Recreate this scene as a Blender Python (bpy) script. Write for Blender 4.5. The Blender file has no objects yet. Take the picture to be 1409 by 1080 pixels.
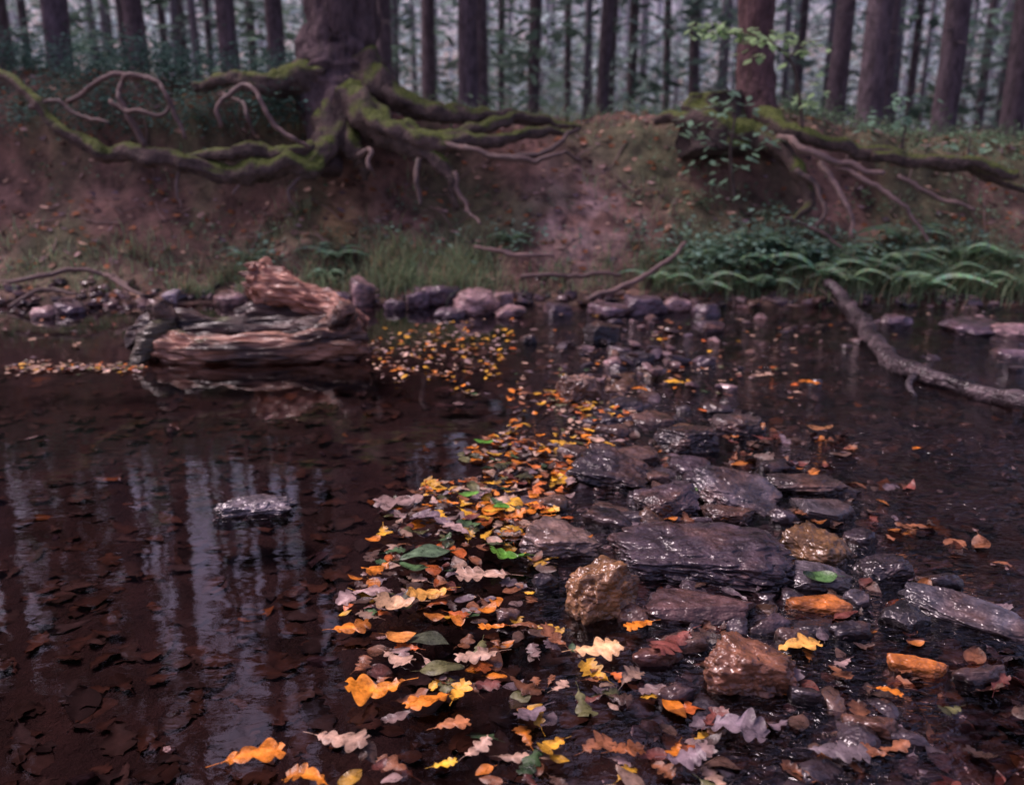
import bpy, math, random
import numpy as np
from mathutils import Vector, noise, Matrix
random.seed(7)
R=random.random
def ru(a,b): return a+(b-a)*random.random()
def sh(c,a,b):
    k=ru(a,b); return tuple(x*k for x in c)
# ---------------------------------------------------------------- camera
F=1258.0; P=math.radians(16.1); CH=1.2
cam=bpy.data.cameras.new("camera"); co=bpy.data.objects.new("camera",cam)
bpy.context.collection.objects.link(co); bpy.context.scene.camera=co
co.location=(0,0,CH); co.rotation_euler=(math.radians(90)-P,0,0)
cam.sensor_width=36; cam.lens=36*F/1409; cam.clip_end=1000; cam.clip_start=0.05
cam.dof.use_dof=True; cam.dof.focus_distance=2.3; cam.dof.aperture_fstop=2.3
cP,sP=math.cos(P),math.sin(P)
def _d(u,v):
    a=(u-704.5)/F; b=(540-v)/F
    return (a, cP+b*sP, -sP+b*cP)
def G(u,v,z=0.0):      # point of the stream plane on the camera ray through pixel u,v
    d=_d(u,v); t=(z-CH)/d[2]; return (d[0]*t,d[1]*t,z)
def A(u,v,y):          # point at distance y on the camera ray through pixel u,v
    d=_d(u,v); t=y/d[1]; return (d[0]*t,y,CH+d[2]*t)
def dist(p): return p[1]*cP+(CH-p[2])*sP
def fbm(x,y,z=0,o=4):
    s=0;a=.5;f=1
    for i in range(o):
        s+=a*noise.noise((x*f,y*f,z*f+i*7.3)); a*=.5; f*=2.03
    return s
# ---------------------------------------------------------------- mesh builder
class MB:
    def __init__(s): s.v=[];s.f=[];s.c=[];s.m=[]
    def add(s,vs,fs,cs,mi=0):
        o=len(s.v); s.v.extend(vs)
        for f in fs: s.f.append(tuple(i+o for i in f)); s.m.append(mi)
        if isinstance(cs,tuple): s.c.extend([cs]*len(vs))
        else: s.c.extend(cs)
    def build(s,name,mats,smooth=True,link=True):
        me=bpy.data.meshes.new(name); me.from_pydata(s.v,[],s.f); 
        ca=me.color_attributes.new("Col",'FLOAT_COLOR','POINT')
        arr=np.ones((len(s.v),4),dtype=np.float32); arr[:,:3]=np.array(s.c,dtype=np.float32)[:,:3]
        ca.data.foreach_set("color",arr.ravel())
        if not isinstance(mats,list): mats=[mats]
        for m in mats: me.materials.append(m)
        me.polygons.foreach_set("material_index",s.m)
        if smooth: me.polygons.foreach_set("use_smooth",[True]*len(s.f))
        me.update()
        ob=bpy.data.objects.new(name,me)
        if link: bpy.context.collection.objects.link(ob)
        return ob
# ---------------------------------------------------------------- materials
def mat(name,nscale=8,namt=.5,rough=.7,rvar=.2,bscale=30,bstr=.5,bdist=.01,stretch=(1,1,1),
        spec=.5,moss=0,mosscol=(.12,.155,.035),detail=3,coat=0):
    m=bpy.data.materials.new(name); m.use_nodes=True; nt=m.node_tree; N=nt.nodes; L=nt.links
    b=N["Principled BSDF"]
    tc=N.new("ShaderNodeNewGeometry"); mp=N.new("ShaderNodeMapping"); mp.inputs["Scale"].default_value=stretch
    L.new(tc.outputs["Position"],mp.inputs["Vector"])
    at=N.new("ShaderNodeAttribute"); at.attribute_name="Col"
    n1=N.new("ShaderNodeTexNoise"); n1.inputs["Scale"].default_value=nscale; n1.inputs["Detail"].default_value=detail; n1.inputs["Roughness"].default_value=.65
    L.new(mp.outputs[0],n1.inputs["Vector"])
    mr=N.new("ShaderNodeMapRange"); mr.inputs[1].default_value=.3; mr.inputs[2].default_value=.7
    mr.inputs[3].default_value=1-namt; mr.inputs[4].default_value=1+namt
    L.new(n1.outputs["Fac"],mr.inputs[0])
    vm=N.new("ShaderNodeVectorMath"); vm.operation='SCALE'
    L.new(at.outputs["Color"],vm.inputs[0]); L.new(mr.outputs[0],vm.inputs["Scale"])
    colout=vm.outputs[0]
    if moss:
        sx=N.new("ShaderNodeSeparateXYZ"); L.new(tc.outputs["Normal"],sx.inputs[0])
        n3=N.new("ShaderNodeTexNoise"); n3.inputs["Scale"].default_value=4.5; n3.inputs["Detail"].default_value=4
        L.new(tc.outputs["Position"],n3.inputs["Vector"])
        ad=N.new("ShaderNodeMath"); ad.operation='MULTIPLY_ADD'; ad.inputs[1].default_value=2.6; L.new(n3.outputs["Fac"],ad.inputs[0]); 
        sc=N.new("ShaderNodeMath"); sc.operation='MULTIPLY'; sc.inputs[1].default_value=.9; L.new(sx.outputs[2],sc.inputs[0]); L.new(sc.outputs[0],ad.inputs[2])
        r=N.new("ShaderNodeMapRange"); r.inputs[1].default_value=2.25-moss; r.inputs[2].default_value=2.6-moss
        L.new(ad.outputs[0],r.inputs[0])
        mx=N.new("ShaderNodeMix"); mx.data_type='RGBA'; L.new(r.outputs[0],mx.inputs[0]); L.new(colout,mx.inputs[6])
        n4=N.new("ShaderNodeTexNoise"); n4.inputs["Scale"].default_value=40; L.new(tc.outputs["Position"],n4.inputs["Vector"])
        v4=N.new("ShaderNodeVectorMath"); v4.operation='SCALE'; v4.inputs[0].default_value=[c*2 for c in mosscol]; L.new(n4.outputs["Fac"],v4.inputs["Scale"])
        L.new(v4.outputs[0],mx.inputs[7]); colout=mx.outputs[2]
    L.new(colout,b.inputs["Base Color"])
    if bstr:
        n2=N.new("ShaderNodeTexNoise"); n2.inputs["Scale"].default_value=bscale; n2.inputs["Detail"].default_value=4 if not coat else 2; n2.inputs["Roughness"].default_value=.7 if not coat else .5
        L.new(mp.outputs[0],n2.inputs["Vector"])
        bp=N.new("ShaderNodeBump"); bp.inputs["Strength"].default_value=bstr; bp.inputs["Distance"].default_value=bdist
        L.new(n2.outputs["Fac"],bp.inputs["Height"]); L.new(bp.outputs[0],b.inputs["Normal"])
        if coat: L.new(bp.outputs[0],b.inputs["Coat Normal"])
    if coat: b.inputs["Coat Weight"].default_value=coat; b.inputs["Coat Roughness"].default_value=.07; b.inputs["Coat IOR"].default_value=1.5
    rr=N.new("ShaderNodeMapRange"); rr.inputs[1].default_value=.35; rr.inputs[2].default_value=.65
    rr.inputs[3].default_value=max(.04,rough-rvar); rr.inputs[4].default_value=min(1,rough+rvar)
    L.new(n1.outputs["Fac"],rr.inputs[0]); L.new(rr.outputs[0],b.inputs["Roughness"])
    b.inputs["Specular IOR Level"].default_value=spec
    return m
def simple(name,transl=0):
    m=bpy.data.materials.new(name); m.use_nodes=True; nt=m.node_tree; N=nt.nodes; L=nt.links; N.remove(N["Principled BSDF"])
    at=N.new("ShaderNodeAttribute"); at.attribute_name="Col"; d=N.new("ShaderNodeBsdfDiffuse"); L.new(at.outputs["Color"],d.inputs[0]); o=d
    if transl:
        t=N.new("ShaderNodeBsdfTranslucent"); L.new(at.outputs["Color"],t.inputs[0]); o=N.new("ShaderNodeMixShader"); o.inputs[0].default_value=transl
        L.new(d.outputs[0],o.inputs[1]); L.new(t.outputs[0],o.inputs[2])
    L.new(o.outputs[0],N["Material Output"].inputs["Surface"]); return m
M_ground=mat("bank_earth",nscale=7,namt=.6,rough=.8,bscale=28,bstr=.9,bdist=.03,spec=.25)
M_rock=mat("wet_schist",nscale=26,namt=.6,rough=.42,rvar=.14,bscale=38,bstr=.8,bdist=.012,stretch=(1,1,1.6),spec=.2,coat=.9)
M_peb=mat("wet_pebbles",nscale=14,namt=.5,rough=.35,rvar=.15,bscale=40,bstr=.6,bdist=.006,spec=.3,coat=.8)
M_leaf=mat("autumn_leaf",nscale=38,namt=.55,rough=.36,rvar=.15,bscale=60,bstr=.6,bdist=.005,spec=.45)
M_litter=mat("litter_leaf",nscale=30,namt=.4,rough=.7,bstr=0,spec=.2)
M_bark=mat("spruce_bark",nscale=14,namt=.55,rough=.85,rvar=.1,bscale=22,bstr=1,bdist=.05,stretch=(1,1,.4),spec=.25)
M_trunk=simple("distant_bark")
M_root=mat("mossy_root",nscale=14,namt=.6,rough=.7,rvar=.2,bscale=22,bstr=1,bdist=.045,moss=.62,spec=.3)
M_rootb=mat("bare_root",nscale=14,namt=.4,rough=.6,bscale=30,bstr=.7,bdist=.015)
M_wood=mat("wet_driftwood",nscale=9,namt=.7,rough=.45,rvar=.2,bscale=16,bstr=1,bdist=.03,stretch=(.22,2,2.6),moss=-.12,mosscol=(.06,.075,.025),coat=.25,spec=.3)
M_fol=simple("needle_foliage"); M_ffol=simple("distant_foliage",.4)
M_green=simple("fresh_greens",.35)
# ---------------------------------------------------------------- terrain
tx=[-60,-8,-4,-2.4,-1.6,-1,-.3,.3,.7,1.3,2,2.6,3.3,4.5,8,60]; tz=[1.6,1.7,1.62,1.52,1.5,1.42,1.3,1.25,1.22,1.28,1.34,1.28,1.12,1.0,.95,1]
def top(x): return float(np.interp(x,tx,tz))
def yw(x): return 6.38+.13*noise.noise((x*.8,3.1,0))+.05*noise.noise((x*3,1.1,0))
def ridge(x,y):  # centre line of the stone bar
    return float(np.interp(y,[.8,1.5,2,2.6,3.2,4,5,6],[.55,.5,.48,.45,.42,.5,.5,.7]))
def H(x,y):
    s=y-yw(x)
    if s<0:
        rx=x-ridge(x,y); 
        deep=.17 if rx<0 else .08
        k=math.exp(-(rx/.45)**2)
        d=deep*(1-k)+.03*k
        d=min(d,.02-s*.35)
        z=-d+.02*fbm(x*2,y*2)+.018*fbm(x*9,y*9,2)
        if y<.6: z+=max(0,(.6-y))*.12
        return z
    w=float(np.interp(x,[-.5,.1,1.2,1.9],[1,0,0,.9]))
    a=float(np.interp(s,[0,.3,.7,1.15,1.7,2.1],[0,.06,.25,.55,.9,1]))
    b=float(np.interp(s,[0,.3,.7,1.15,1.28,1.5,1.75],[0,.06,.2,.4,.52,.88,1]))
    t=top(x); f=a*(1-w)+b*w
    tt=t if s<2.4 else float(np.interp(s,[2.4,7,60],[t,1.12,1.0]))
    amp=min(1,s*2)
    return f*tt+amp*(.16*fbm(x*1.6,y*1.6)+.10*fbm(x*6,y*6,4)+(.05*fbm(x*20,y*20,5,2) if y<9.5 else 0))
def axis(lo,hi,st,far0,far1):
    a=list(np.arange(lo,hi,st)); x=hi; s=st
    while x<far1: a.append(x); s*=1.25; x+=s
    a.append(far1); x=lo-st; s=st; b=[]
    while x>far0: b.append(x); s*=1.25; x-=s
    b.append(far0); return b[::-1]+a
xs=axis(-5,5.2,.042,-160,160); ys=axis(.5,9,.04,-60,220)
vs=[];cs=[]
def gcol(x,y,z):
    s=y-yw(x)
    if s<0: 
        n=fbm(x*3,y*3,9); return (.065+.035*n,.044+.02*n,.04+.015*n)
    n=fbm(x*2.2,y*2.2,3)
    c=np.array([.20,.118,.095])*(1+1.4*n)
    k=math.exp(-((x-.62-.1*math.sin(y*4))/.4)**2)*math.exp(-((s-.9)/.5)**2)*(.7+2.6*fbm(x*5,y*5,8))
    k=min(1,max(0,k)); c=c*(1-k)+np.array([.44,.31,.275])*k
    k=math.exp(-((x+1.35)/.2)**2-((s-.95)/.22)**2); c=c*(1-k)+np.array([.5,.32,.15])*k
    g=max(0,min(1,(fbm(x*1.3,y*1.3,11)+.1)*3.5)); 
    if s<.25: g*=.3
    c=c*(1-.65*g)+np.array([.095,.125,.06])*.65*g
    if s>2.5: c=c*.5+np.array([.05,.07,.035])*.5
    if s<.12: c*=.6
    return tuple(np.clip(c,.008,1))
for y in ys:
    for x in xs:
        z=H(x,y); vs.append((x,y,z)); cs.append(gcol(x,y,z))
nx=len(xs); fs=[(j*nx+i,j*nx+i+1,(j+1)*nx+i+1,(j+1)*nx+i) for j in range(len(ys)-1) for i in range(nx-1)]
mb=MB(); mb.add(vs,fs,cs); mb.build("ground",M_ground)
# ---------------------------------------------------------------- water
def water():
    m=bpy.data.materials.new("stream_water"); m.use_nodes=True; nt=m.node_tree; N=nt.nodes; L=nt.links; N.clear()
    out=N.new("ShaderNodeOutputMaterial"); g=N.new("ShaderNodeNewGeometry")
    mp=N.new("ShaderNodeMapping"); mp.inputs["Scale"].default_value=(1,1.7,1); L.new(g.outputs["Position"],mp.inputs[0])
    n1=N.new("ShaderNodeTexNoise"); n1.inputs["Scale"].default_value=4.5; n1.inputs["Detail"].default_value=2
    n2=N.new("ShaderNodeTexNoise"); n2.inputs["Scale"].default_value=24; n2.inputs["Detail"].default_value=3; n2.inputs["Distortion"].default_value=.6
    for n in (n1,n2): L.new(mp.outputs[0],n.inputs[0])
    sx=N.new("ShaderNodeSeparateXYZ"); L.new(g.outputs["Position"],sx.inputs[0])
    mr=N.new("ShaderNodeMapRange"); mr.interpolation_type='SMOOTHSTEP'; mr.inputs[1].default_value=-.1; mr.inputs[2].default_value=.5; mr.inputs[3].default_value=.01; mr.inputs[4].default_value=1
    L.new(sx.outputs[0],mr.inputs[0])
    n3=N.new("ShaderNodeTexNoise"); n3.inputs["Scale"].default_value=2.2; L.new(g.outputs["Position"],n3.inputs[0])
    m3=N.new("ShaderNodeMapRange"); m3.inputs[1].default_value=.4; m3.inputs[2].default_value=.6; m3.inputs[3].default_value=.2; L.new(n3.outputs[0],m3.inputs[0])
    mm=N.new("ShaderNodeMath"); mm.operation='MULTIPLY'; L.new(mr.outputs[0],mm.inputs[0]); L.new(m3.outputs[0],mm.inputs[1])
    m2=N.new("ShaderNodeMath"); m2.operation='MULTIPLY'; L.new(n2.outputs[0],m2.inputs[0]); L.new(mm.outputs[0],m2.inputs[1])
    s2=N.new("ShaderNodeMath"); s2.operation='MULTIPLY'; s2.inputs[1].default_value=.024; L.new(m2.outputs[0],s2.inputs[0])
    ad=N.new("ShaderNodeMath"); ad.operation='MULTIPLY_ADD'; ad.inputs[1].default_value=.0011; L.new(n1.outputs[0],ad.inputs[0]); L.new(s2.outputs[0],ad.inputs[2])
    bp=N.new("ShaderNodeBump"); bp.inputs["Strength"].default_value=1; bp.inputs["Distance"].default_value=1; L.new(ad.outputs[0],bp.inputs["Height"])
    fr=N.new("ShaderNodeFresnel"); fr.inputs[0].default_value=1.55; L.new(bp.outputs[0],fr.inputs["Normal"])
    tr=N.new("ShaderNodeBsdfTransparent"); tr.inputs[0].default_value=(.54,.44,.45,1)
    gl=N.new("ShaderNodeBsdfGlossy"); gl.inputs["Roughness"].default_value=.015; gl.inputs[0].default_value=(1,1,1,1); L.new(bp.outputs[0],gl.inputs["Normal"])
    mx=N.new("ShaderNodeMixShader"); L.new(fr.outputs[0],mx.inputs[0]); L.new(tr.outputs[0],mx.inputs[1]); L.new(gl.outputs[0],mx.inputs[2]); L.new(mx.outputs[0],out.inputs[0])
    return m
mb=MB(); mb.add([(-60,-4,0),(60,-4,0),(60,7,0),(-60,7,0)],[(0,1,2,3)],(1,1,1)); mb.build("stream_water",water(),smooth=False)
# ---------------------------------------------------------------- tubes
def cr(pts,n):
    pts=[np.array(p,float) for p in pts]; p=[2*pts[0]-pts[1]]+pts+[2*pts[-1]-pts[-2]]; o=[]
    for i in range(1,len(p)-2):
        for k in range(n):
            t=k/n; o.append(.5*((2*p[i])+(-p[i-1]+p[i+1])*t+(2*p[i-1]-5*p[i]+4*p[i+1]-p[i+2])*t*t+(-p[i-1]+3*p[i]-3*p[i+1]+p[i+2])*t**3))
    o.append(pts[-1]); return o
def tube(mb,pr,seg=12,sub=6,col=(.1,.07,.06),amp=.15,fr=6,groove=0,wob=0,mi=0,colf=None):
    q=cr(pr,sub); vs=[];cs=[]
    up=None
    for i,p in enumerate(q):
        c=Vector(p[:3]); r=max(.0008,p[3])
        if wob: c=c+Vector((fbm(c.x*4,c.y*4,c.z*4+5),fbm(c.x*4+9,c.y*4,c.z*4),fbm(c.x*4,c.y*4+9,c.z*4)))*wob
        a=Vector(q[max(0,i-1)][:3]); b=Vector(q[min(len(q)-1,i+1)][:3]); t=(b-a).normalized()
        if up is None: up=t.orthogonal().normalized()
        up=(up-t*up.dot(t)).normalized(); bi=t.cross(up)
        for k in range(seg):
            an=2*math.pi*k/seg; d=up*math.cos(an)+bi*math.sin(an); s=c+d*r
            rr=r*(1+amp*2*fbm(s.x*fr,s.y*fr,s.z*fr,3)) if amp else r
            if groove:
                ca,sa=math.cos(an),math.sin(an)
                rr*=1+groove*noise.noise((ca*3.3,sa*3.3,i*.1))+groove*.6*noise.noise((ca*8,sa*8,i*.12))-groove*.8*max(0,.25-abs(noise.noise((ca*6+4,sa*6,i*.06))))
            vv=c+d*rr; vs.append(tuple(vv)); cs.append(colf(vv,i/len(q),an) if colf else col)
    fs=[]
    for i in range(len(q)-1):
        for k in range(seg): fs.append((i*seg+k,i*seg+(k+1)%seg,(i+1)*seg+(k+1)%seg,(i+1)*seg+k))
    fs.append(tuple(range(seg))[::-1]); fs.append(tuple((len(q)-1)*seg+k for k in range(seg)))
    mb.add(vs,fs,cs,mi)
def PX(L,dw=1): # list of (u,v,y,width px)-> world with radius
    o=[]
    for (u,v,y,w) in L:
        p=A(u,v,y); o.append((p[0],p[1],p[2],dw*w*.5*dist(p)/F))
    return o
# ---------------------------------------------------------------- big spruce with exposed roots
BK=(.125,.092,.095); RT=(.12,.088,.075); RB=(.26,.18,.155)
mb=MB()
t=PX([(450,236,7.35,40),(453,190,7.5,56),(462,150,7.75,104),(466,110,7.9,118),(468,60,7.95,102),(469,0,7.95,95)])
x0,y0,z0,r0=t[-1]; t+= [(x0,y0,5,.27),(x0-.1,y0,9,.21),(x0,y0,15,.04)]
tube(mb,t,seg=56,sub=16,col=BK,amp=.13,fr=7,groove=.18,mi=0)
for L in [
 [(462,150,7.6,60),(452,200,7.3,44),(425,222,7.15,34),(370,232,7.05,34),(310,238,7.0,28),(255,224,7.0,24),(205,214,7.0,28),(150,212,7.0,22),(105,190,7.05,20),(60,155,7.1,16),(15,112,7.2,13),(-30,85,7.4,9)],
 [(430,110,7.7,60),(395,110,7.55,40),(350,118,7.4,28),(310,110,7.5,20),(270,118,7.6,14)],
 [(430,205,7.2,30),(390,210,7.1,22),(340,205,7.05,20),(290,215,7.05,16),(245,222,7.05,13)],
 [(495,95,7.8,66),(530,125,7.6,44),(575,150,7.55,32),(640,160,7.6,25),(700,160,7.7,20),(760,168,7.8,13),(800,178,7.9,7)],
 [(480,150,7.6,76),(520,170,7.35,48),(565,188,7.2,34),(620,192,7.2,27),(680,196,7.3,18),(735,185,7.5,14),(790,180,7.7,7)],
 [(500,165,7.5,52),(550,190,7.25,32),(590,215,7.15,24),(615,245,7.1,16),(630,290,7.05,8)],
 [(470,160,7.6,60),(480,200,7.4,38),(500,225,7.4,18),(505,250,7.4,8)],
 [(560,180,7.3,32),(600,186,7.25,24),(660,178,7.4,20),(710,160,7.6,13)],
 ]: tube(mb,PX(L),seg=20,sub=10,col=RT,amp=.36,fr=8,groove=.24,wob=.09,mi=1)
for L in [
 [(205,200,7.0,13),(170,150,6.95,10),(162,120,7.0,9),(190,104,7.0,9),(225,120,6.95,8),(240,150,6.9,8),(262,190,6.9,6)],
 [(150,140,7.0,9),(185,155,6.9,8),(225,155,6.9,7),(240,140,7.0,5)],
 [(300,175,7.0,8),(300,140,6.95,8),(330,122,7.0,9),(355,130,6.95,8),(365,160,6.9,8),(400,190,6.9,8),(425,205,7.0,6)],
 [(310,130,7.1,7),(340,150,6.9,7),(350,185,6.9,6)],
 [(100,140,7.2,9),(140,110,7.1,9),(190,104,7.1,8),(215,112,7.1,5)],
 [(610,196,7.1,10),(650,204,7.0,10),(690,217,6.95,10),(735,222,6.95,9),(770,212,7.0,7),(800,222,7.1,5)],
 [(700,215,7.0,9),(740,212,7.0,9),(770,198,7.1,8),(795,178,7.3,7)],
 [(495,215,7.2,10),(510,205,7.1,9),(505,230,7.05,8),(512,245,7.1,5)],
 [(575,215,7.1,12),(572,250,7.0,9),(578,285,6.9,6)],
 [(620,240,7.1,10),(640,280,7.0,8),(665,310,6.9,4)],
 [(40,150,7.2,9),(75,140,7.1,8),(110,160,7.0,7),(150,170,6.95,5)],
 [(420,235,7.1,8),(400,260,7.0,6),(410,285,6.95,3)],[(250,235,7.0,7),(240,265,6.95,5),(255,290,6.9,3)],[(330,240,7.0,6),(322,270,6.95,4)],
 ]: tube(mb,PX(L,.85),seg=8,sub=8,col=sh(RB,.4,.95),amp=.3,fr=16,wob=.09,mi=2)
def crown(mb,x,y,z0,H,Rm,mi,dens=1,s=.34):
    z=z0
    while z<H:
        f=(z-z0)/(H-z0); Rr=Rm*(1-f)**.6*(.55+.45*min(1,(f*6)))
        nb=int(6*dens+R()*2)
        for k in range(nb):
            an=ru(0,6.28); RR=Rr*ru(.6,1.1); r=.25
            while r<RR:
                dz=-.28*r+.05*r*r
                for q in range(2):
                    a2=an+ru(-.9,.9); c=Vector((x+math.cos(an)*r,y+math.sin(an)*r,z+dz+ru(-.1,.1)))
                    d=Vector((math.cos(a2),math.sin(a2),ru(-.7,.1)))*s*ru(.6,1.2); w=Vector((-math.sin(a2),math.cos(a2),ru(-.5,.5)))*s*.22
                    g=ru(.6,1.3); mb.add([tuple(c),tuple(c+d*.5+w),tuple(c+d),tuple(c+d*.5-w)],[(0,1,2,3)],(.035*g,.06*g,.04*g),mi)
                r+=.28
        z+=.42
crown(mb,x0,y0,9,15,1.7,3,dens=.6)
mb.build("spruce_tree",[M_bark,M_root,M_rootb,M_fol])
# ---------------------------------------------------------------- second spruce, right
mb=MB()
t=PX([(1048,215,7.7,60),(1045,180,7.8,60),(1040,140,7.9,54),(1040,80,7.95,50),(1042,0,7.95,48)])
x1,y1,z1,r1=t[-1]; t+=[(x1,y1,5,.15),(x1,y1,9,.12),(x1,y1,14,.03)]
tube(mb,t,seg=32,sub=14,col=(.15,.09,.09),amp=.1,fr=7,groove=.14,mi=0)
for L in [
 [(1055,160,7.7,36),(1080,180,7.45,26),(1130,195,7.3,20),(1200,210,7.25,20),(1255,218,7.25,16),(1330,235,7.3,13),(1410,262,7.3,9)],
 [(1040,190,7.6,44),(1010,185,7.55,36),(960,168,7.6,30),(930,160,7.8,20),(900,170,7.9,10)],
 [(1050,190,7.55,36),(1080,215,7.35,24),(1105,240,7.25,20),(1110,280,7.15,14),(1090,310,7.05,7)],
 [(1200,215,7.2,16),(1260,222,7.2,18),(1330,225,7.2,18),(1400,240,7.2,14)],
 ]: tube(mb,PX(L),seg=18,sub=10,col=RT,amp=.3,fr=8,groove=.2,wob=.07,mi=1)
for L in [
 [(1070,190,7.4,16),(1110,205,7.15,13),(1160,222,7.05,11),(1218,236,7.0,8)],
 [(1130,220,7.2,12),(1145,245,7.05,11),(1165,285,6.9,10),(1172,325,6.8,6)],
 [(1150,225,7.1,10),(1200,255,6.95,9),(1245,290,6.85,8),(1278,330,6.8,5)],
 [(1100,230,7.2,12),(1120,250,7.1,10),(1130,290,7.0,7),(1115,320,6.9,4)],
 [(1240,240,7.1,9),(1290,270,7.0,8),(1340,290,6.95,6)],
 ]: tube(mb,PX(L,.85),seg=8,sub=8,col=sh(RB,.5,.9),amp=.25,fr=14,wob=.08,mi=2)
crown(mb,x1,y1,8.5,14,1.5,3,dens=.6)
mb.build("spruce_tree",[M_bark,M_root,M_rootb,M_fol])
mb=MB(); L=PX([(985,215,7.7,100),(985,180,7.75,84),(985,150,7.8,72),(985,126,7.8,66)])
tube(mb,L,seg=30,sub=6,col=(.08,.06,.055),amp=.22,fr=7,groove=.3); mb.build("tree_stump",M_root)
# ---------------------------------------------------------------- spruce stand (individual near trees)
variants=[]
for k in range(4):
    mb=MB(); tube(mb,[(0,0,-.3,.24),(0,0,.25,.185),(0,0,1.5,.17),(.05*k,0,6,.15),(0,.04*k,10,.10),(0,0,13.5,.02)],seg=14,sub=8,col=(.155,.125,.14),amp=.07,fr=4,groove=.06,mi=0)
    for j in range(34):
        z=ru(1.0,7.2); an=ru(0,6.28); l=ru(.3,1.4)
        tube(mb,[(0,0,z,.012),(math.cos(an)*l*.5,math.sin(an)*l*.5,z-.03,.008),(math.cos(an)*l,math.sin(an)*l,z-.15*l,.003)],seg=4,sub=2,col=(.14,.12,.135),amp=0,mi=0)
    crown(mb,0,0,[4.6,5.0,9,5.6][k],13.5,[2.4,2.4,1.3,2.4][k],1,dens=[1.2,1.2,.6,1.1][k],s=.42)
    o=mb.build("spruce_variant",[M_bark,M_fol],link=False); variants.append(o.data); bpy.data.objects.remove(o)
for (u,w,k) in [(130,36,3),(60,26,0),(196,14,2),(214,12,2),(232,28,2),(262,11,2),(288,13,2),(322,10,2),(348,28,2),(376,12,2),(405,26,0),(541,23,1),(597,20,0),(648,28,1),(665,20,3),(691,9,2),(731,18,0),(776,10,1),(820,19,3),(830,12,1),(857,15,0),(903,11,1),(938,16,0),(1120,28,1),(1165,36,0),(1182,22,0),(1216,11,2),(1262,34,3),(1308,12,1),(1352,32,0),(1392,24,2),(1440,36,1),(1520,36,0),(-40,36,0),(-130,38,1),(-260,40,0),(1650,40,0),(20,16,1),(455,14,0),(90,12,1),(1000,14,3),(1070,12,1)]:
    y=max(10,F*.33/w)
    if y>26: y=26*ru(.9,1.2)
    x=(u-704.5)/F*y
    o=bpy.data.objects.new("spruce_tree",variants[k]); bpy.context.collection.objects.link(o)
    o.location=(x*1.02,y,H(x,y)-.02); s=.88*w*.5*y/F/.168
    o.scale=(s,s,ru(.92,1.08)*(1.25 if y>16 else 1)); o.rotation_euler=(ru(-.022,.022),ru(-.022,.022),ru(0,6.28))
mb=MB()
for i in range(220):
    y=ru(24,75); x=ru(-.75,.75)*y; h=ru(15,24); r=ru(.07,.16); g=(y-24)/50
    c=tuple((1-g)*a+g*b for a,b in zip((.26,.235,.28),(.6,.6,.68)))  # aerial haze painted into trunk colour, paler and bluer with distance
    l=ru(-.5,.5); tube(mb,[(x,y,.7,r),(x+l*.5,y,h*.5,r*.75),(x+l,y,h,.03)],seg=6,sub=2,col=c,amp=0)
for i in range(2350):
    y=ru(20,75); x=ru(-.72,.72)*y; z=1.2+abs(random.gauss(0,1))*.15*y if R()<.64 else ru(1,.66*y)
    az=math.degrees(math.atan2(x,y)); el=math.degrees(math.atan2(z-1.2,y))
    if (-22.5<az<-14.5 and 23.5<el<33) or (-12.5<az<-9.5 and 24<el<28.5): continue        # gaps in the canopy
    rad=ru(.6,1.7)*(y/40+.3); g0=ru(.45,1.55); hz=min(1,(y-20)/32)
    for j in range(32):
        c=Vector((x+random.gauss(0,rad*.5),y+random.gauss(0,rad*.5),z+random.gauss(0,rad*.35)))
        s=ru(.12,.34)*(y/40+.3); a=Vector((ru(-1,1),ru(-1,1),ru(-.6,.3)))*s; b=Vector((ru(-1,1),ru(-1,1),ru(-.5,.5)))*s*.5; g=g0*ru(.7,1.3)
        col=tuple(min(.95,(p*(1-hz)+q*hz)*g) for p,q in zip((.16,.26,.19),(.6,.72,.76)))  # mist put into the foliage colour, stronger with distance
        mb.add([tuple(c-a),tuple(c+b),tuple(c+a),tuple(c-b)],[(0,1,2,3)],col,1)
mb.build("distant_trees",[M_trunk,M_ffol])
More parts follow.
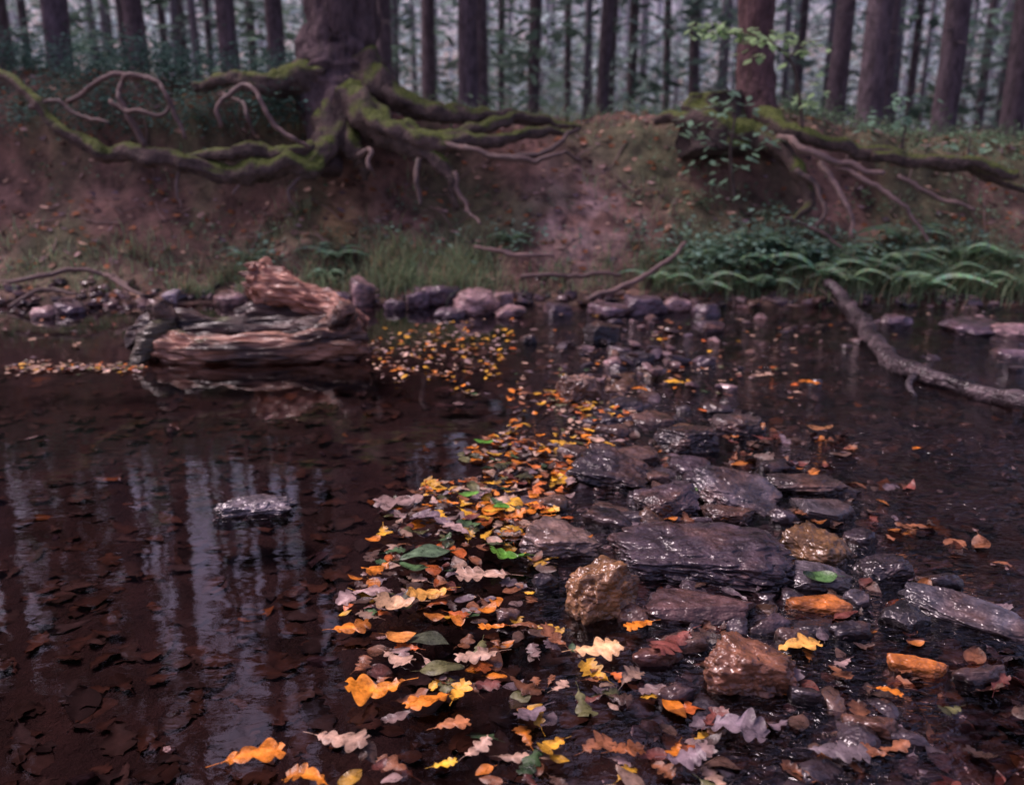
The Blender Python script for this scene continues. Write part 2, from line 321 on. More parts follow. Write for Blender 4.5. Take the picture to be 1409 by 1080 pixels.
# ---------------------------------------------------------------- rocks
import bmesh
def ico(n):
    bm=bmesh.new(); bmesh.ops.create_icosphere(bm,subdivisions=n,radius=1); v=[tuple(x.co) for x in bm.verts]; f=[tuple(q.index for q in p.verts) for p in bm.faces]; bm.free(); return v,f
ICO={n:ico(n) for n in (2,3,4,6)}
def rockgeo(sx,sy,sz,n,seed,rot=0,tilt=(0,0),rough=.06,npl=9,layer=0):
    rnd=random.Random(seed); V,Fc=ICO[n]; V=np.array(V)
    pl=[(Vector(a),rnd.uniform(.6,.72)) for a in ((0,0,1),(1,0,0),(-1,0,0),(0,1,0),(0,-1,0),(0,0,-1))]
    pl=[((p+Vector((rnd.uniform(-.3,.3),rnd.uniform(-.3,.3),rnd.uniform(-.25,.25)))).normalized(),d) for p,d in pl]
    for i in range(npl): pl.append((Vector((rnd.gauss(0,1),rnd.gauss(0,1),rnd.gauss(0,.8))).normalized(),rnd.uniform(.6,.84)))
    r=np.full(len(V),.98)
    for p,d in pl:
        dt=V@np.array(p); r=np.where(dt>.05,np.minimum(r,d/np.maximum(dt,.05)),r)
    M=Matrix.Rotation(rot,3,'Z')@Matrix.Rotation(tilt[0],3,'X')@Matrix.Rotation(tilt[1],3,'Y')
    o=[]; so=seed*3.7
    for v,k in zip(V,r):
        q=v*k
        if n>2:
            nn=noise.noise((q[0]*2+so,q[1]*2,q[2]*2))
            st=math.floor((nn*3+q[2]*2.2+q[0]*.8)*2.5)/2.5
            q=q*(1+rough*1.6*fbm(q[0]*3+so,q[1]*3,q[2]*3,4)+rough*.4*((st*7.13)%1-.5)+.04*fbm(q[0]*9+so,q[1]*9,q[2]*9,2))
            if layer:
                c1=noise.noise((q[0]*1.4+so,q[1]*1.4,q[2]*5)); c2=noise.noise((q[0]*4+so,q[1]*4,q[2]*1.5+9)); c3=noise.noise((q[0]*2.5,q[1]*2.5+so,q[2]*12))
                q=q*(1-layer*(max(0,1-abs(c1)*9)*.8+max(0,1-abs(c2)*12)*.8+.5*c3))
        o.append(M@Vector((q[0]*sx*1.38,q[1]*sy*1.38,q[2]*sz*1.38)))
    return o,Fc
def rock(u,v,w,h,col,rot=0,tilt=(0,0),layer=0,rough=.09,seed=None,npl=9,z0=0.,n=6):
    seed=seed or int(u*7+v)
    pb=G(u,v+h*.5,z0); d=dist(pb); W=w*d/F; Hh=h*d/F; an=math.atan2(CH,pb[1])
    sy=min(W*.9,Hh*.78/math.sin(an)); sz=max(.03,(Hh-sy*math.sin(an)*.8)/math.cos(an))*.9
    hz=sz+.05; c=(pb[0]*(1+sy*.5/pb[1]),pb[1]+sy*.5,z0+sz-hz*.5)
    V,Fc=rockgeo(W*.5,sy*.5,hz*.5,n,seed,rot,tilt,rough,npl,layer)
    cs=[]
    for p in V:
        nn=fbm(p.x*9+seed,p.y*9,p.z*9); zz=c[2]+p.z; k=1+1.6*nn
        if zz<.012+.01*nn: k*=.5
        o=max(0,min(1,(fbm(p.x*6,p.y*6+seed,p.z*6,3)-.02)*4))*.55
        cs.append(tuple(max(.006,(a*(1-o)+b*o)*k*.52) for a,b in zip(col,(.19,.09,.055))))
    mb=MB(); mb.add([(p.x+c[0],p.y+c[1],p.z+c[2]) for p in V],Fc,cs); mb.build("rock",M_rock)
PU=(.09,.062,.076); BR=(.14,.078,.062); GR=(.16,.135,.155); OR=(.8,.25,.045); DK=(.05,.036,.042); PK=(.24,.155,.15)
rock(956,762,226,88,PU,rot=-.08,layer=.11,seed=5,npl=3,rough=.11)
rock(960,834,142,54,(.15,.08,.075),rot=-.2,seed=11,rough=.06,npl=6)
rock(822,808,100,94,(.36,.18,.075),rot=.3,rough=.22,seed=3,layer=.05)
rock(764,740,108,56,(.28,.19,.16),rot=.1,rough=.17)
rock(1025,915,112,88,(.28,.12,.065),rot=-.4,tilt=(0,.2),rough=.2,layer=.05)
rock(1126,750,90,58,(.34,.18,.075),rot=-.5,tilt=(0,.25),rough=.16)
rock(1134,699,90,36,(.13,.11,.12),rot=-.2,tilt=(0,.15),rough=.05)
rock(1118,666,122,30,(.09,.06,.055),rot=-.1,rough=.17)
rock(1012,675,118,58,GR,rot=-.5,tilt=(0,.25),rough=.16,layer=.07)
rock(918,688,86,52,PU,rot=.4,rough=.17,layer=.06)
rock(842,645,116,54,DK,rot=-.3,rough=.2,tilt=(.1,.1),layer=.05)
rock(945,600,92,46,DK,rot=.2,rough=.17,layer=.05)
rock(1012,585,76,34,(.1,.07,.066),rot=-.2,rough=.18)
rock(795,532,50,44,(.48,.28,.2),rot=.5,rough=.22)
rock(828,456,52,38,(.03,.022,.025),rot=.1,seed=21,npl=4)
rock(880,491,42,20,DK); rock(728,466,24,14,DK); rock(975,448,48,22,PU)
rock(1208,780,74,40,DK,rot=.3,rough=.16); rock(1246,848,62,40,(.06,.05,.055),rot=.7)
rock(1328,842,180,44,(.11,.10,.12),rot=-.62,tilt=(.1,.1),rough=.08,seed=44,layer=.05)
rock(1118,794,112,38,(.12,.1,.11),rot=-.3,rough=.08); rock(1003,706,74,28,BR,rot=-.2)
rock(353,695,116,32,(.22,.19,.21),rot=.12,rough=.26,seed=9,layer=.06)
rock(1122,831,92,28,OR,rot=-.15,rough=.07); rock(1262,918,84,28,OR,rot=-.3,rough=.08)
for q in [(1178,826,36,20,GR),(835,712,66,28,DK),(760,690,50,26,(.24,.14,.1)),(885,735,50,28,PU),(880,625,60,30,BR),(945,640,60,28,PU),(900,575,60,24,BR),(860,555,46,18,DK),(1060,860,60,26,PU),(790,620,44,22,BR),(870,850,50,22,BR),(750,800,40,22,DK),
 (1080,710,40,22,PU),(1065,640,46,20,DK),(960,660,44,24,PU),(905,655,40,22,BR),(1180,740,46,24,PU),(1170,870,60,22,DK),(1090,880,50,22,BR),(905,905,70,24,(.2,.08,.065)),(1290,800,60,22,DK),(985,560,40,18,DK),(840,590,46,20,BR),(1110,960,60,24,DK),(930,960,54,20,PU),(1200,1000,80,26,(.19,.09,.06)),(1350,930,70,24,DK),(700,850,36,18,BR),(1040,790,40,22,BR)]:
    rock(*q,rot=ru(-.5,.5),rough=.15,n=4)
for (u,v,w,h,c) in [(655,413,60,44,PK),(603,405,66,34,PU),(500,400,36,44,PK),(575,412,36,26,PU),(700,428,40,20,PK),(840,425,60,26,PU),(885,418,60,34,PU),(930,418,40,24,PK),(318,410,44,24,PK),(238,408,24,22,GR),(95,424,40,20,PU),(60,430,34,18,PK),(690,410,30,26,PK),(545,418,30,20,PU),(970,425,40,22,PU),(620,430,40,18,PU),(1340,448,90,24,PU),(1395,452,60,24,PK),(1230,440,40,20,PU),(1390,485,60,18,PU),(770,425,40,20,PU),(845,497,30,14,PK),(970,495,36,16,PU),(470,410,30,24,PU)]:
    rock(u,v,w,h,tuple(k*2.5 for k in c),rot=ru(-.6,.6),rough=.17,n=4)
def pebbles(name,N,fn,m,lod=2):
    mb=MB()
    for i in range(N):
        r=fn()
        if not r: continue
        x,y,s,lift,cb=r
        V,Fc=rockgeo(s*ru(.7,1.2),s*ru(.5,.9),s*ru(.25,.5),lod,i*13+5,ru(0,6.3),(ru(-.4,.4),ru(-.4,.4)),.12,6)
        z=H(x,y)+lift; g=ru(.4,1.1); c=random.choice(cb); c=tuple(k*g for k in c)
        mb.add([(p.x+x,p.y+y,p.z+z) for p in V],Fc,c)
    mb.build(name,m,smooth=lod>2)
CB=[PU,BR,DK,BR,DK,(.15,.08,.05),PU,(.2,.1,.05)]
def f1():
    y=ru(1.1,6.3); x=ridge(0,y)+abs(random.gauss(0,.9))-.35 if R()<.75 else ru(-3.5,4)
    if x<ridge(0,y)-.25 and R()<.5: return None
    return x,y,ru(.012,.045),ru(0,.02),CB
pebbles("streambed_gravel",3000,f1,M_peb)
def f3():
    y=ru(1.2,5.2); x=ridge(0,y)+random.gauss(.15,.25)+(.25 if y<2 else 0)
    return x,y,ru(.025,.075),ru(.0,.022),[DK,(.07,.048,.056),(.10,.058,.045),DK,(.14,.075,.045),DK]
pebbles("cobbles",300,f3,M_rock,3)
def f4():
    y=ru(4.2,6.2); x=ru(-.4,3.6)
    return x,y,ru(.02,.06),ru(.02,.075),[DK,PU,BR,PK,PK]
pebbles("riffle_stones",260,f4,M_peb,2)
def f2():
    x=ru(-4.2,4.6); return x,yw(x)+random.gauss(-.02,.17),ru(.02,.07),ru(0,.02),[PU,PK,BR,DK,PK]
pebbles("shore_stones",700,f2,M_peb)
# ---------------------------------------------------------------- leaves
def leaf(mb,p,L,ang,col,kind='oak',tilt=(0,0),curl=.1,rows=14):
    W=L*{'oak':.37,'oval':.3,'small':.26}[kind]*ru(.75,1.15); nl=random.choice([3.3,3.6,4.2,4.6]); phs=ru(-.3,.3); jm=ru(.8,1.2)
    M=Matrix.Rotation(ang,3,'Z')@Matrix.Rotation(tilt[0],3,'X')@Matrix.Rotation(tilt[1],3,'Y')
    vs=[];cs=[]; bend=ru(-.35,.35); cu=ru(-curl,curl); cu2=ru(-curl,curl)
    blot=R()<.5; b2=ru(.3,.8) if R()<.3 else 1
    for i in range(rows+1):
        t=i/rows
        if kind=='oak':
            env=(.3+.95*t)*max(0,1-t**6)**.6 if t>.06 else .08
            if t>.93: env=max(env,.28)
            tw=t+.05*math.sin(t*7*jm)
            a=abs(math.sin(math.pi*(tw*nl)))**.7; b=abs(math.sin(math.pi*(tw*nl+phs)))**.7
            wl=W*env*(.38+.62*a)*(1+.16*math.sin(t*13*jm)); wr=W*env*(.38+.62*b)*(1+.16*math.cos(t*11*jm))
        else:
            env=math.sin(math.pi*min(1,t**.8))**.75 if 0<t<1 else 0; wl=wr=W*env+.001
        wl=max(.0008,wl);wr=max(.0008,wr)
        x=(t-.5)*L; yb=bend*L*(t-.5)**2
        z0=cu*L*4*(t-.5)**2; e=cu2*W; wv=.025*L*math.sin(t*9+phs*9)
        k1=.6+.55*R() if blot else 1
        k2=b2 if t>.6 else 1
        for (yy,zz,s_,fx) in ((yb-wr,z0+e+wv,.82*k1,.08),(yb-wr*.5,z0+e*.25,1,.03),(yb,z0-.006*L,1.25,0),(yb+wl*.5,z0+e*.25,1,.03),(yb+wl,z0+e-wv,.82*k1,.08)):
            q=M@Vector((x+fx*L*(1 if kind=='oak' else 0),yy,zz)); vs.append((q.x+p[0],q.y+p[1],q.z+p[2])); cs.append(tuple(c*s_*k2 for c in col))
    fs=[(i*5+k,i*5+k+1,(i+1)*5+k+1,(i+1)*5+k) for i in range(rows) for k in range(4)]
    mb.add(vs,fs,cs)
    a=M@Vector((-.5*L,bend*L*.25,cu*L)); b=M@Vector((-.72*L,bend*L*.4,cu*L)); w=M@Vector((0,.008*L,0))
    mb.add([tuple(Vector(p)+a-w),tuple(Vector(p)+a+w),tuple(Vector(p)+b+w),tuple(Vector(p)+b-w)],[(0,1,2,3)],tuple(c*.8 for c in col))
LK=.82
ORG=(.74,.23,.02);YEL=(.78,.42,.035);PAL=(.52,.34,.24);PAL2=(.37,.25,.225);PGR=(.20,.145,.16);BRN=(.28,.11,.05);RED=(.20,.06,.045);GRN=(.07,.14,.05);BGR=(.10,.28,.03);OLI=(.13,.13,.05);DBR=(.11,.062,.045)
PALET=[ORG]*4+[YEL]*4+[PAL]*4+[PAL2]*4+[PGR]*5+[BRN]*8+[RED]*4+[GRN]*3+[OLI]*4+[(.6,.14,.025)]*2+[DBR]*8
rowsv=[(440,600,720,.1),(470,520,700,.35),(490,490,690,.55),(530,555,690,.4),(552,690,850,.4),(575,735,890,1),(610,650,840,1),(650,612,830,.95),(700,530,790,.85),(750,530,800,.72),(800,490,745,.72),(850,480,720,.68),(900,500,800,.48),(950,500,900,.42),(1000,490,1000,.4),(1060,430,1000,.4),(1120,400,1050,.4)]
def raft():
    mb=MB(); n=0
    rv=[r[0] for r in rowsv]
    for tries in range(10500):
        y=ru(1.0,6.2); x=ru(-1.3,1.3)
        ang=math.atan2(CH,y)-P; v=540+F*math.tan(ang); d=y*cP+CH*sP; u=704.5+F*x/d
        if v<440 or v>1150: continue
        lo=np.interp(v,rv,[r[1] for r in rowsv]); hi=np.interp(v,rv,[r[2] for r in rowsv]); dn=np.interp(v,rv,[r[3] for r in rowsv])
        if not (lo+random.gauss(0,12)<u<hi+random.gauss(0,8)) or R()>dn: continue
        if fbm(x*4,y*4,20,2)<-.16: continue
        L=ru(.035,.09)*(1 if y<3.3 else .75); k=random.choice(['oak','oak','oak','oval','small'])
        c=sh(random.choice(PALET),.4*LK,1.0*LK)
        if 2.6<y<4.2 and R()<.4: c=sh(random.choice([ORG,YEL,PAL,(.6,.16,.03)]),.6,.95)
        if y>4.2: L*=.8; c=sh(random.choice([PAL,PAL2,ORG,BRN,YEL,PAL2,PAL]),.7,1.2)
        if k=='small': L*=.7
        leaf(mb,(x,y,.003+R()*.015),L,ru(0,6.3),c,k,(random.gauss(0,.12),random.gauss(0,.12)),curl=.18,rows=17); n+=1
    for (u,v,w,k,c,a) in [(345,1042,84,'oak',ORG,.3),(425,1068,64,'oak',(.75,.25,.02),0),(520,952,80,'oak',(.8,.27,.02),.2),(465,1020,78,'oak',PAL,.1),(818,896,70,'oak',(.85,.52,.25),.1),(1096,890,70,'oak',(.85,.45,.1),-.1),
      (585,762,74,'oval',(.09,.15,.08),0),(572,785,48,'oval',GRN,.1),(702,769,56,'oak',BGR,.3),(668,795,74,'oak',PAL,-.2),(548,836,64,'oak',(.72,.45,.25),.2),(592,820,60,'oak',(.8,.4,.08),.3),(600,718,74,'oak',PGR,-.1),(555,692,74,'oak',(.25,.17,.15),0),
      (592,966,66,'oak',ORG,.6),(630,958,46,'oak',(.8,.4,.04),1.4),(732,985,54,'oak',PGR,.9),(1010,1000,84,'oak',(.22,.17,.19),-.2),(1220,955,38,'oak',ORG,-.5),(1126,798,48,'oval',(.09,.2,.06),-.3),(610,1056,36,'oak',(.85,.5,.03),.4),(760,1030,46,'oak',(.8,.42,.04),1),
      (590,880,62,'oval',(.06,.07,.04),.1),(608,922,64,'oval',OLI,.2),(660,906,64,'oak',PAL,.3),(770,950,34,'oak',PAL,1),(546,910,54,'oak',PAL,2.6),(508,815,58,'oak',PAL2,.4),(482,866,54,'oak',ORG,.1),(552,880,44,'oval',(.65,.25,.05),.1),(680,866,40,'oak',ORG,0),(925,885,76,'oak',RED,.3),(880,862,44,'oak',ORG,.5),
      (765,885,54,'oak',BRN,2.5),(1160,915,30,'oak',PAL2,1),(820,1030,56,'oak',BRN,.3),(940,1050,56,'oak',PGR,.6),(655,1035,50,'oak',PAL,1.2),(620,1000,50,'oak',(.5,.2,.08),.3),(740,742,60,'oak',PAL2,.2),(630,730,50,'oak',PAL2,-.3),(1150,1035,80,'oak',(.15,.12,.13),.3),(1310,980,34,'oak',OLI,.3),(860,1035,50,'oak',(.35,.12,.04),0),
      (665,610,28,'oval',BGR,.2),(690,700,24,'oval',BGR,.2),(645,683,30,'oval',BGR,0),(950,676,24,'oval',(.1,.2,.05),.2),(1045,520,34,'oak',PAL,0),(1115,527,30,'oak',ORG,0),(1125,592,40,'oval',(.3,.14,.06),0),(930,526,30,'oak',YEL,0),(880,535,24,'oval',ORG,0),(1260,618,16,'oval',ORG,0),(820,608,26,'oval',PAL,0),(850,610,24,'oval',PAL2,0),(780,735,40,'oak',PAL2,0)]:
        p=G(u,v,.02); L=w*dist(p)/F*.97
        leaf(mb,(p[0],p[1],.026+R()*.006),L,a+(math.pi if R()<.5 else 0)+ru(-.5,.5),tuple(q*.85 for q in c),k,(random.gauss(0,.06),random.gauss(0,.06)),curl=.16,rows=34)
    for i in range(480):
        if R()<.45: u,v=ru(10,200),random.gauss(507,4)
        elif R()<.6: u,v=ru(700,1100),random.gauss(500,28)
        else: u,v=ru(0,1400),random.gauss(452,14)
        if v<432: continue
        p=G(u,v); leaf(mb,(p[0],p[1],.004+R()*.01),ru(.02,.055),ru(0,6),sh(random.choice(PALET+[PAL]*16),.5,1.1),random.choice(['oak','oval']),(random.gauss(0,.1),random.gauss(0,.1)),rows=8)
    for i in range(360):   # wet leaves stranded between the stones of the riffle
        y=ru(1.1,3.6); x=ridge(0,y)+ru(-.1,.95)
        leaf(mb,(x,y,ru(-.006,.01)),ru(.035,.085),ru(0,6.3),sh(random.choice([DBR,BRN,PGR,RED,DBR,DBR,BRN,(.5,.17,.03)]),.35,.85),random.choice(['oak','oak','oval']),(random.gauss(0,.2),random.gauss(0,.2)),curl=.2,rows=14)
    mb.build("floating_leaves",M_leaf)
raft()
mb=MB()
for i in range(2600):
    y=.9+4.8*R()**1.4; x=ru(-1,1)*(.6+y*.62)
    c=sh(random.choice([DBR,(.16,.085,.055),(.12,.08,.065),(.13,.095,.08),DBR,(.10,.08,.075),(.36,.15,.045) if R()<.2 else DBR]),.45,1.1)
    z=H(x,y)+ru(.002,.016)
    leaf(mb,(x,y,z),ru(.05,.13),ru(0,6.3),c,random.choice(['oak','oak','oval']),(random.gauss(0,.1),random.gauss(0,.1)),curl=.13,rows=12)
mb.build("sunken_leaves",M_litter)
mb=MB()
def nrm(x,y,e=.05):
    return Vector((H(x-e,y)-H(x+e,y),H(x,y-e)-H(x,y+e),2*e)).normalized()
for i in range(3000):
    x=ru(-4.6,4.8)
    y=yw(x)+.05+ru(0,2.6); n=nrm(x,y)
    c=sh(random.choice([PAL2,BRN,DBR,PGR,BRN,(.34,.2,.14),PAL,(.14,.09,.075)]),.6,1.35)
    ax=-math.atan2(n.y,n.z); ay=math.atan2(n.x,n.z)
    leaf(mb,(x,y,H(x,y)+ru(.008,.025)),ru(.035,.075),0,c,random.choice(['oak','oval']),(ax*.9+random.gauss(0,.3),ay+random.gauss(0,.3)),rows=7)
mb.build("leaf_litter",M_litter)
# ---------------------------------------------------------------- driftwood log
def wcol(a,b):
    def f(p,t,an):
        k=max(0,min(1,.45+2.4*fbm(p.x*2.5,p.y*10,p.z*16,3))); return tuple(x*(1-k)+y*k for x,y in zip(a,b))
    return f
mb=MB()
tube(mb,PX([(205,488,4.85,44),(222,478,4.85,52),(260,482,4.8,44),(320,484,4.75,42),(400,480,4.78,44),(455,474,4.82,48),(492,470,4.85,50),(500,469,4.86,44)]),seg=64,sub=16,amp=.2,fr=7,groove=.36,colf=wcol((.04,.024,.02),(.38,.20,.135)))
tube(mb,PX([(185,478,5.0,36),(215,458,5.0,52),(260,455,5.0,50),(320,460,5.0,44),(390,462,5.0,44),(450,458,4.98,48),(496,452,4.95,44)]),seg=50,sub=14,amp=.2,fr=7,groove=.3,colf=wcol((.02,.014,.013),(.075,.048,.04)))
tube(mb,PX([(240,470,4.95,50),(228,445,4.93,38),(219,426,4.9,30),(215,416,4.9,25)]),seg=24,sub=10,amp=.24,fr=10,groove=.3,colf=wcol((.025,.019,.018),(.12,.08,.06)))
tube(mb,PX([(240,450,4.9,26),(212,460,4.82,32),(195,485,4.76,26),(186,508,4.7,12)]),seg=18,sub=10,amp=.24,fr=10,groove=.3,colf=wcol((.025,.024,.016),(.07,.06,.04)))
tube(mb,PX([(445,470,4.95,44),(464,446,4.88,36),(474,430,4.82,30),(477,423,4.8,26)]),seg=24,sub=10,amp=.2,fr=10,groove=.3,colf=wcol((.03,.02,.018),(.22,.125,.09)))
tube(mb,PX([(343,386,5.2,42),(362,390,5.2,52),(400,402,5.15,46),(440,418,5.1,36),(480,434,5.0,26),(505,446,4.98,12)]),seg=56,sub=16,amp=.18,fr=7,groove=.45,colf=wcol((.13,.06,.045),(.5,.25,.17)))
for (dv,du,l) in [(-18,0,16),(-6,-4,22),(8,-2,18),(18,2,14)]:   # splintered end
    tube(mb,PX([(362+du,386+dv,5.18,16),(345+du,384+dv,5.2,12),(345-l*.6+du,382+dv,5.2,3)]),seg=7,sub=4,amp=.2,fr=14,col=(.24,.12,.085))
tube(mb,PX([(330,442,5.2,34),(360,430,5.2,38),(410,432,5.2,38),(450,442,5.15,32)]),seg=24,sub=8,amp=.2,fr=8,groove=.3,colf=wcol((.02,.014,.013),(.075,.045,.038)))
mb.build("driftwood_log",M_wood)
mb=MB()
tube(mb,PX([(1138,392,6.35,12),(1165,418,6.1,19),(1192,450,5.5,23),(1222,492,4.72,26),(1262,513,4.40,26),(1320,531,4.16,22),(1410,556,3.86,24),(1500,580,3.6,20)]),seg=24,sub=14,amp=.18,fr=10,groove=.2,wob=.05,colf=wcol((.025,.018,.022),(.10,.075,.08)))
tube(mb,PX([(1262,513,4.4,14),(1250,530,4.2,10),(1262,548,4.1,5)]),seg=8,sub=5,amp=.1,fr=9,col=(.05,.04,.045))
mb.build("fallen_branch",M_wood)
mb=MB()
for L in [[(808,412,6.3,7),(860,392,6.35,8),(905,368,6.4,7),(945,336,6.5,5)],[(15,386,6.3,6),(80,378,6.4,7),(140,372,6.5,6),(175,392,6.3,4)],[(140,372,6.5,6),(170,392,6.3,6),(195,408,6.2,4)],
          [(655,344,6.75,5),(710,350,6.7,7),(762,354,6.7,5)],[(720,385,6.5,6),(780,378,6.5,7),(860,378,6.5,5)],[(15,420,6.2,5),(70,400,6.3,6),(110,410,6.25,4)],[(1080,300,6.9,4),(1130,320,6.8,6),(1160,340,6.7,3)]]:
    tube(mb,PX(L),seg=7,sub=8,amp=.2,fr=12,wob=.08,col=sh((.22,.145,.125),.5,1.0))
for i in range(200):
    x=ru(-4.3,4.5); y=yw(x)+ru(0,2); l=ru(.1,.45); a=ru(0,3.14); q=[]
    for t in (-.5,0,.5): xx=x+math.cos(a)*l*t; yy=y+math.sin(a)*l*t; q.append((xx,yy,H(xx,yy)+.012+ru(0,.03),ru(.003,.007)))
    tube(mb,q,seg=5,sub=3,amp=.1,fr=12,wob=.05,col=sh((.24,.16,.135),.4,1.3))
mb.build("fallen_twigs",M_rootb)
# ---------------------------------------------------------------- plants
def fern(x,y,size,nf=9,col=(.09,.19,.06)):
    mb=MB(); z=H(x,y)+.03
    for k in range(nf):
        an=2*math.pi*k/nf+ru(-.3,.3); L=size*ru(.6,1.15); n=24; el=ru(.9,1.7)
        d=Vector((math.cos(an),math.sin(an),0)); sd=Vector((-d.y,d.x,0)); g=ru(.6,1.3)
        pr=None
        for i in range(n):
            t=i/(n-1); p=Vector((x,y,z))+d*(L*t*(.5+.35*t))+Vector((0,0,L*(el*t*.8-.62*el*t*t*1.05)))
            if pr is not None:
                w=Vector((0,0,.003)); mb.add([tuple(pr-w),tuple(pr+w),tuple(p+w),tuple(p-w)],[(0,1,2,3)],(.07,.09,.04))
            if t>.15:
                wl=L*.2*math.sin(math.pi*min(1,(t*.93)**.8))**.8+.003
                for s in (-1,1):
                    e=p+sd*s*wl+d*wl*.3+Vector((0,0,-wl*.2)); m=(p+e)/2; b=d*L*.019
                    c=tuple(a*g*ru(.8,1.2) for a in col)
                    mb.add([tuple(p-b),tuple(m-b*1.0),tuple(e),tuple(m+b*1.1),tuple(p+b*.4)],[(0,1,2,3,4)],c)
            pr=p
    mb.build("fern",M_green,smooth=False)
for (u,y,s) in [(462,6.95,.36),(450,6.75,.28),(1130,6.66,.55),(1060,6.6,.4),(965,6.58,.4),(1010,6.8,.4),(1270,6.58,.5),(1215,6.85,.46),(1170,6.56,.34),(345,6.95,.28),(700,7.1,.22),(1350,6.66,.42),(1395,6.58,.34),(900,6.7,.3),(1090,6.95,.46),(1240,7.1,.42),(940,6.95,.36),(1320,6.95,.4),(1380,6.9,.4),(1150,6.85,.46),(1300,6.75,.4),(1040,6.95,.4)]:
    x=(u-704.5)/F*y*1.0
    fern(x,y,s,nf=10,col=(.27,.43,.27))
def grass(name,spots,h0,col,w0=.0045):
    mb=MB()
    for (x,y,n,sp,h) in spots:
        for i in range(n):
            px=x+random.gauss(0,sp); py=y+random.gauss(0,sp*.7)
            if py<yw(px)-.03: continue
            if fbm(px*5,py*5,31,2)<-.16: continue
            z=H(px,py); an=ru(0,6.3); l=h*ru(.35,1.15); lean=ru(.35,1.1); d=Vector((math.cos(an),math.sin(an)-.45,0))
            sd=Vector((-math.sin(an),math.cos(an),0))*w0*ru(.6,1.25); g=ru(.5,1.5); c=tuple(a*g for a in col)
            if R()<.2: c=sh((.48,.38,.24),.6,1.1)
            vs=[]
            for k in range(5):
                t=k/4; p=Vector((px,py,z))+d*l*lean*t*t*.8+Vector((0,0,l*(t-.5*lean*t*t))); s=sd*(1-t*.9); vs+= [tuple(p-s),tuple(p+s)]
            mb.add(vs,[(2*k,2*k+1,2*k+3,2*k+2) for k in range(4)],c)
    mb.build(name,M_green,smooth=False)
sp=[]
for (u,v,y,n,s,h) in [(520,350,6.75,400,.16,.26),(570,360,6.7,600,.2,.32),(625,370,6.65,600,.18,.32),(540,300,7.0,300,.16,.28),(640,320,6.9,240,.16,.26),(330,340,6.8,260,.14,.26),(260,390,6.6,160,.08,.24),(300,350,6.75,260,.14,.26),(440,370,6.6,260,.14,.24),(1000,390,6.6,200,.14,.24),(1100,400,6.6,220,.2,.24),(1200,385,6.65,450,.24,.3),(1270,375,6.7,450,.24,.3),(1350,380,6.65,450,.24,.3),(1420,390,6.6,450,.24,.32),(880,330,6.9,220,.16,.24),(960,300,7.0,200,.2,.24),(1060,330,6.9,160,.2,.24),(420,330,6.85,200,.14,.22),(930,370,6.65,200,.14,.24),(200,300,7,120,.15,.2),(1330,330,6.9,300,.25,.28),(1200,300,7.0,200,.2,.24),(1390,340,6.9,300,.2,.28),(740,370,6.7,120,.16,.16),(820,350,6.8,140,.14,.18),(60,350,6.8,160,.25,.2),(150,360,6.7,120,.2,.18)]:
    sp.append((A(u,v,y)[0],y,n,s,h))
for i in range(30): x=ru(-5,5); sp.append((x,yw(x)+ru(1.8,3),40,.25,.2))
for i in range(36): x=ru(-4.6,4.8); sp.append((x,yw(x)+ru(.2,1.4),36,.1,.18))
grass("grass",sp,.2,(.27,.37,.21))
def leafy(mb,c,n,rad,s,col,flat=.5):
    for i in range(n):
        p=Vector((c[0]+random.gauss(0,rad),c[1]+random.gauss(0,rad),c[2]+random.gauss(0,rad*flat)))
        L=s*ru(.6,1.2); an=ru(0,6.3); a=Vector((math.cos(an),math.sin(an),ru(-.6,.3)))*L; b=Vector((-math.sin(an),math.cos(an),ru(-.4,.4)))*L*.36; g=ru(.6,1.35)
        mb.add([tuple(p),tuple(p+a*.45+b),tuple(p+a),tuple(p+a*.45-b)],[(0,1,2,3)],tuple(k*g for k in col))
mb=MB()
for i in range(520):
    x=ru(-4.6,4.8) if R()<.7 else ru(1.2,4.8); s=ru(.3,2.6); y=yw(x)+s
    if (abs(x-.62)<.25 and s<1.4) or (x<1.0 and R()<.4): continue
    leafy(mb,(x,y,H(x,y)+.05),int(ru(12,40)),ru(.06,.13),.038,sh((.19,.31,.19),.6,1.2),.5)
for (u,v,y,n) in [(1010,300,7.0,300),(1040,280,7.0,300),(960,330,6.9,260),(1090,290,6.95,260),(1000,340,6.8,300),(1050,320,6.9,300),(700,270,7.1,80),(740,300,7.0,60),(1080,250,7.1,200),(360,290,7.0,80),(1340,270,7.1,240),(1240,270,7.0,200),(1150,330,6.9,200),(900,290,7.1,140),(580,320,7,80)]:
    x=A(u,v,y)[0]; leafy(mb,(x,y,H(x,y)+.1),n,.17,.05,(.21,.35,.26),.5)
mb.build("undergrowth",M_green,smooth=False)
mb=MB()
for i in range(480):
    x=ru(-6,-2.1) if R()<.8 else ru(-2.2,-1.7); y=ru(7.4,9.0); leafy(mb,(x,y,max(H(x,y),1.2)+ru(0,.26)+.04),46,.11,.04,sh((.10,.19,.155),.6,1.3),.7)
for i in range(160):
    x=ru(2.2,6); y=ru(8.2,9.6); leafy(mb,(x,y,H(x,y)+ru(0,.12)),30,.12,.04,(.09,.15,.09),.6)
mb.build("bilberry_shrub",M_green,smooth=False)
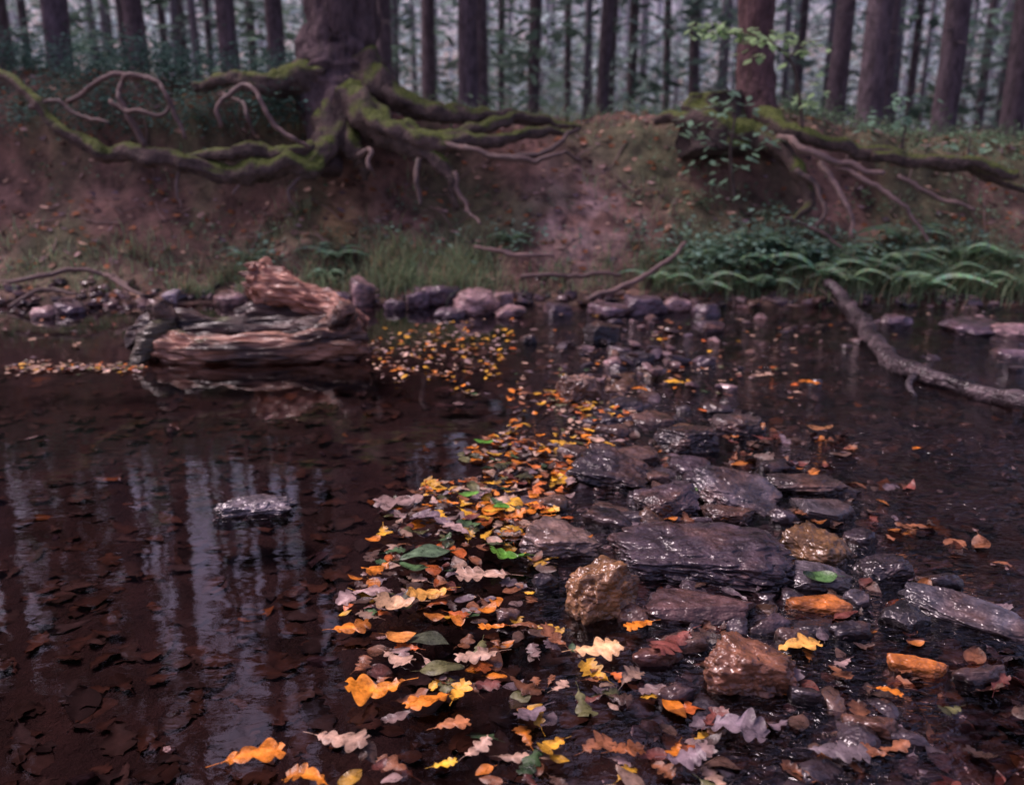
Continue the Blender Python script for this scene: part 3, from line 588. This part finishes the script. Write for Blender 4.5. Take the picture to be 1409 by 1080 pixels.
def sapling(stems,leafpts,col=(.38,.56,.28)):
    mb=MB()
    for L in stems: tube(mb,PX(L),seg=6,sub=5,amp=.05,fr=8,col=(.11,.08,.075),mi=0)
    for (u,v,y,n,ru_,rv_) in leafpts:
        for i in range(n):
            c=A(u+random.gauss(0,ru_),v+random.gauss(0,rv_),y+random.gauss(0,.08)); L=ru(.06,.1); an=ru(-3.14,0); a=Vector((math.cos(an),math.sin(an)*.8,ru(-.7,-.05)))*L; b=Vector((-math.sin(an),math.cos(an),ru(-.3,.3)))*L*.33
            g=ru(.7,1.3); p=Vector(c); mb.add([tuple(p),tuple(p+a*.4+b),tuple(p+a),tuple(p+a*.4-b)],[(0,1,2,3)],tuple(k*g for k in col),1)
    mb.build("beech_sapling",[M_rootb,M_green],smooth=False)
sapling([[(1105,200,7.4,5),(1100,130,7.3,4),(1085,80,7.2,4),(1040,52,7.1,3),(960,45,7.0,2)],[(1085,80,7.2,3),(1110,60,7.2,2),(1130,56,7.2,2)]],
        [(975,42,7.05,40,18,5),(1015,44,7.1,40,18,6),(1055,52,7.1,34,16,6),(1095,60,7.2,34,18,7),(1120,115,7.3,18,12,12),(1110,140,7.3,14,12,6),(1060,75,7.2,8,20,6)])
sapling([[(1010,270,7.2,5),(1005,210,7.1,4),(1012,150,7.0,3),(1000,120,7.0,2)],[(1005,200,7.1,3),(950,180,7.0,2),(925,165,7.0,2)]],
        [(1010,135,7.0,20,22,8),(1000,170,7.0,26,30,14),(1015,205,7.0,22,26,12),(940,170,7.0,14,14,12),(1055,190,7.0,8,8,5),(990,240,7.0,20,24,14)],col=(.27,.44,.28))
sapling([[(1235,230,7.6,4),(1245,180,7.6,3),(1250,135,7.6,2)],[(1330,230,7.6,3),(1335,190,7.6,2)]],
        [(1245,140,7.6,16,12,8),(1240,165,7.6,22,26,8),(1200,175,7.6,16,16,8),(1330,200,7.6,18,22,8)],col=(.25,.42,.28))
# ---------------------------------------------------------------- light
w=bpy.data.worlds.new("World"); bpy.context.scene.world=w; w.use_nodes=True; nt=w.node_tree
bg=nt.nodes["Background"]; sky=nt.nodes.new("ShaderNodeTexSky"); sky.sky_type='NISHITA'; sky.sun_disc=False
SE,SR=math.radians(58),math.radians(-68)
sky.sun_elevation=SE; sky.sun_rotation=SR; sky.air_density=1; sky.dust_density=5
tn=nt.nodes.new("ShaderNodeMix"); tn.data_type='RGBA'; tn.blend_type='MULTIPLY'; tn.inputs[0].default_value=1; tn.inputs[7].default_value=(1.2,.9,1.1,1)
nt.links.new(sky.outputs[0],tn.inputs[6]); nt.links.new(tn.outputs[2],bg.inputs["Color"]); bg.inputs["Strength"].default_value=.15
sl=bpy.data.lights.new("sun",'SUN'); sl.energy=2.6; sl.angle=math.radians(22); sl.color=(1,.88,.92)
so=bpy.data.objects.new("sun",sl); bpy.context.collection.objects.link(so)
dv=Vector((math.sin(SR)*math.cos(SE),math.cos(SR)*math.cos(SE),math.sin(SE))); so.rotation_euler=dv.to_track_quat('Z','Y').to_euler()
sc=bpy.context.scene; sc.view_settings.view_transform='Standard'; sc.view_settings.look='None'; sc.view_settings.exposure=0
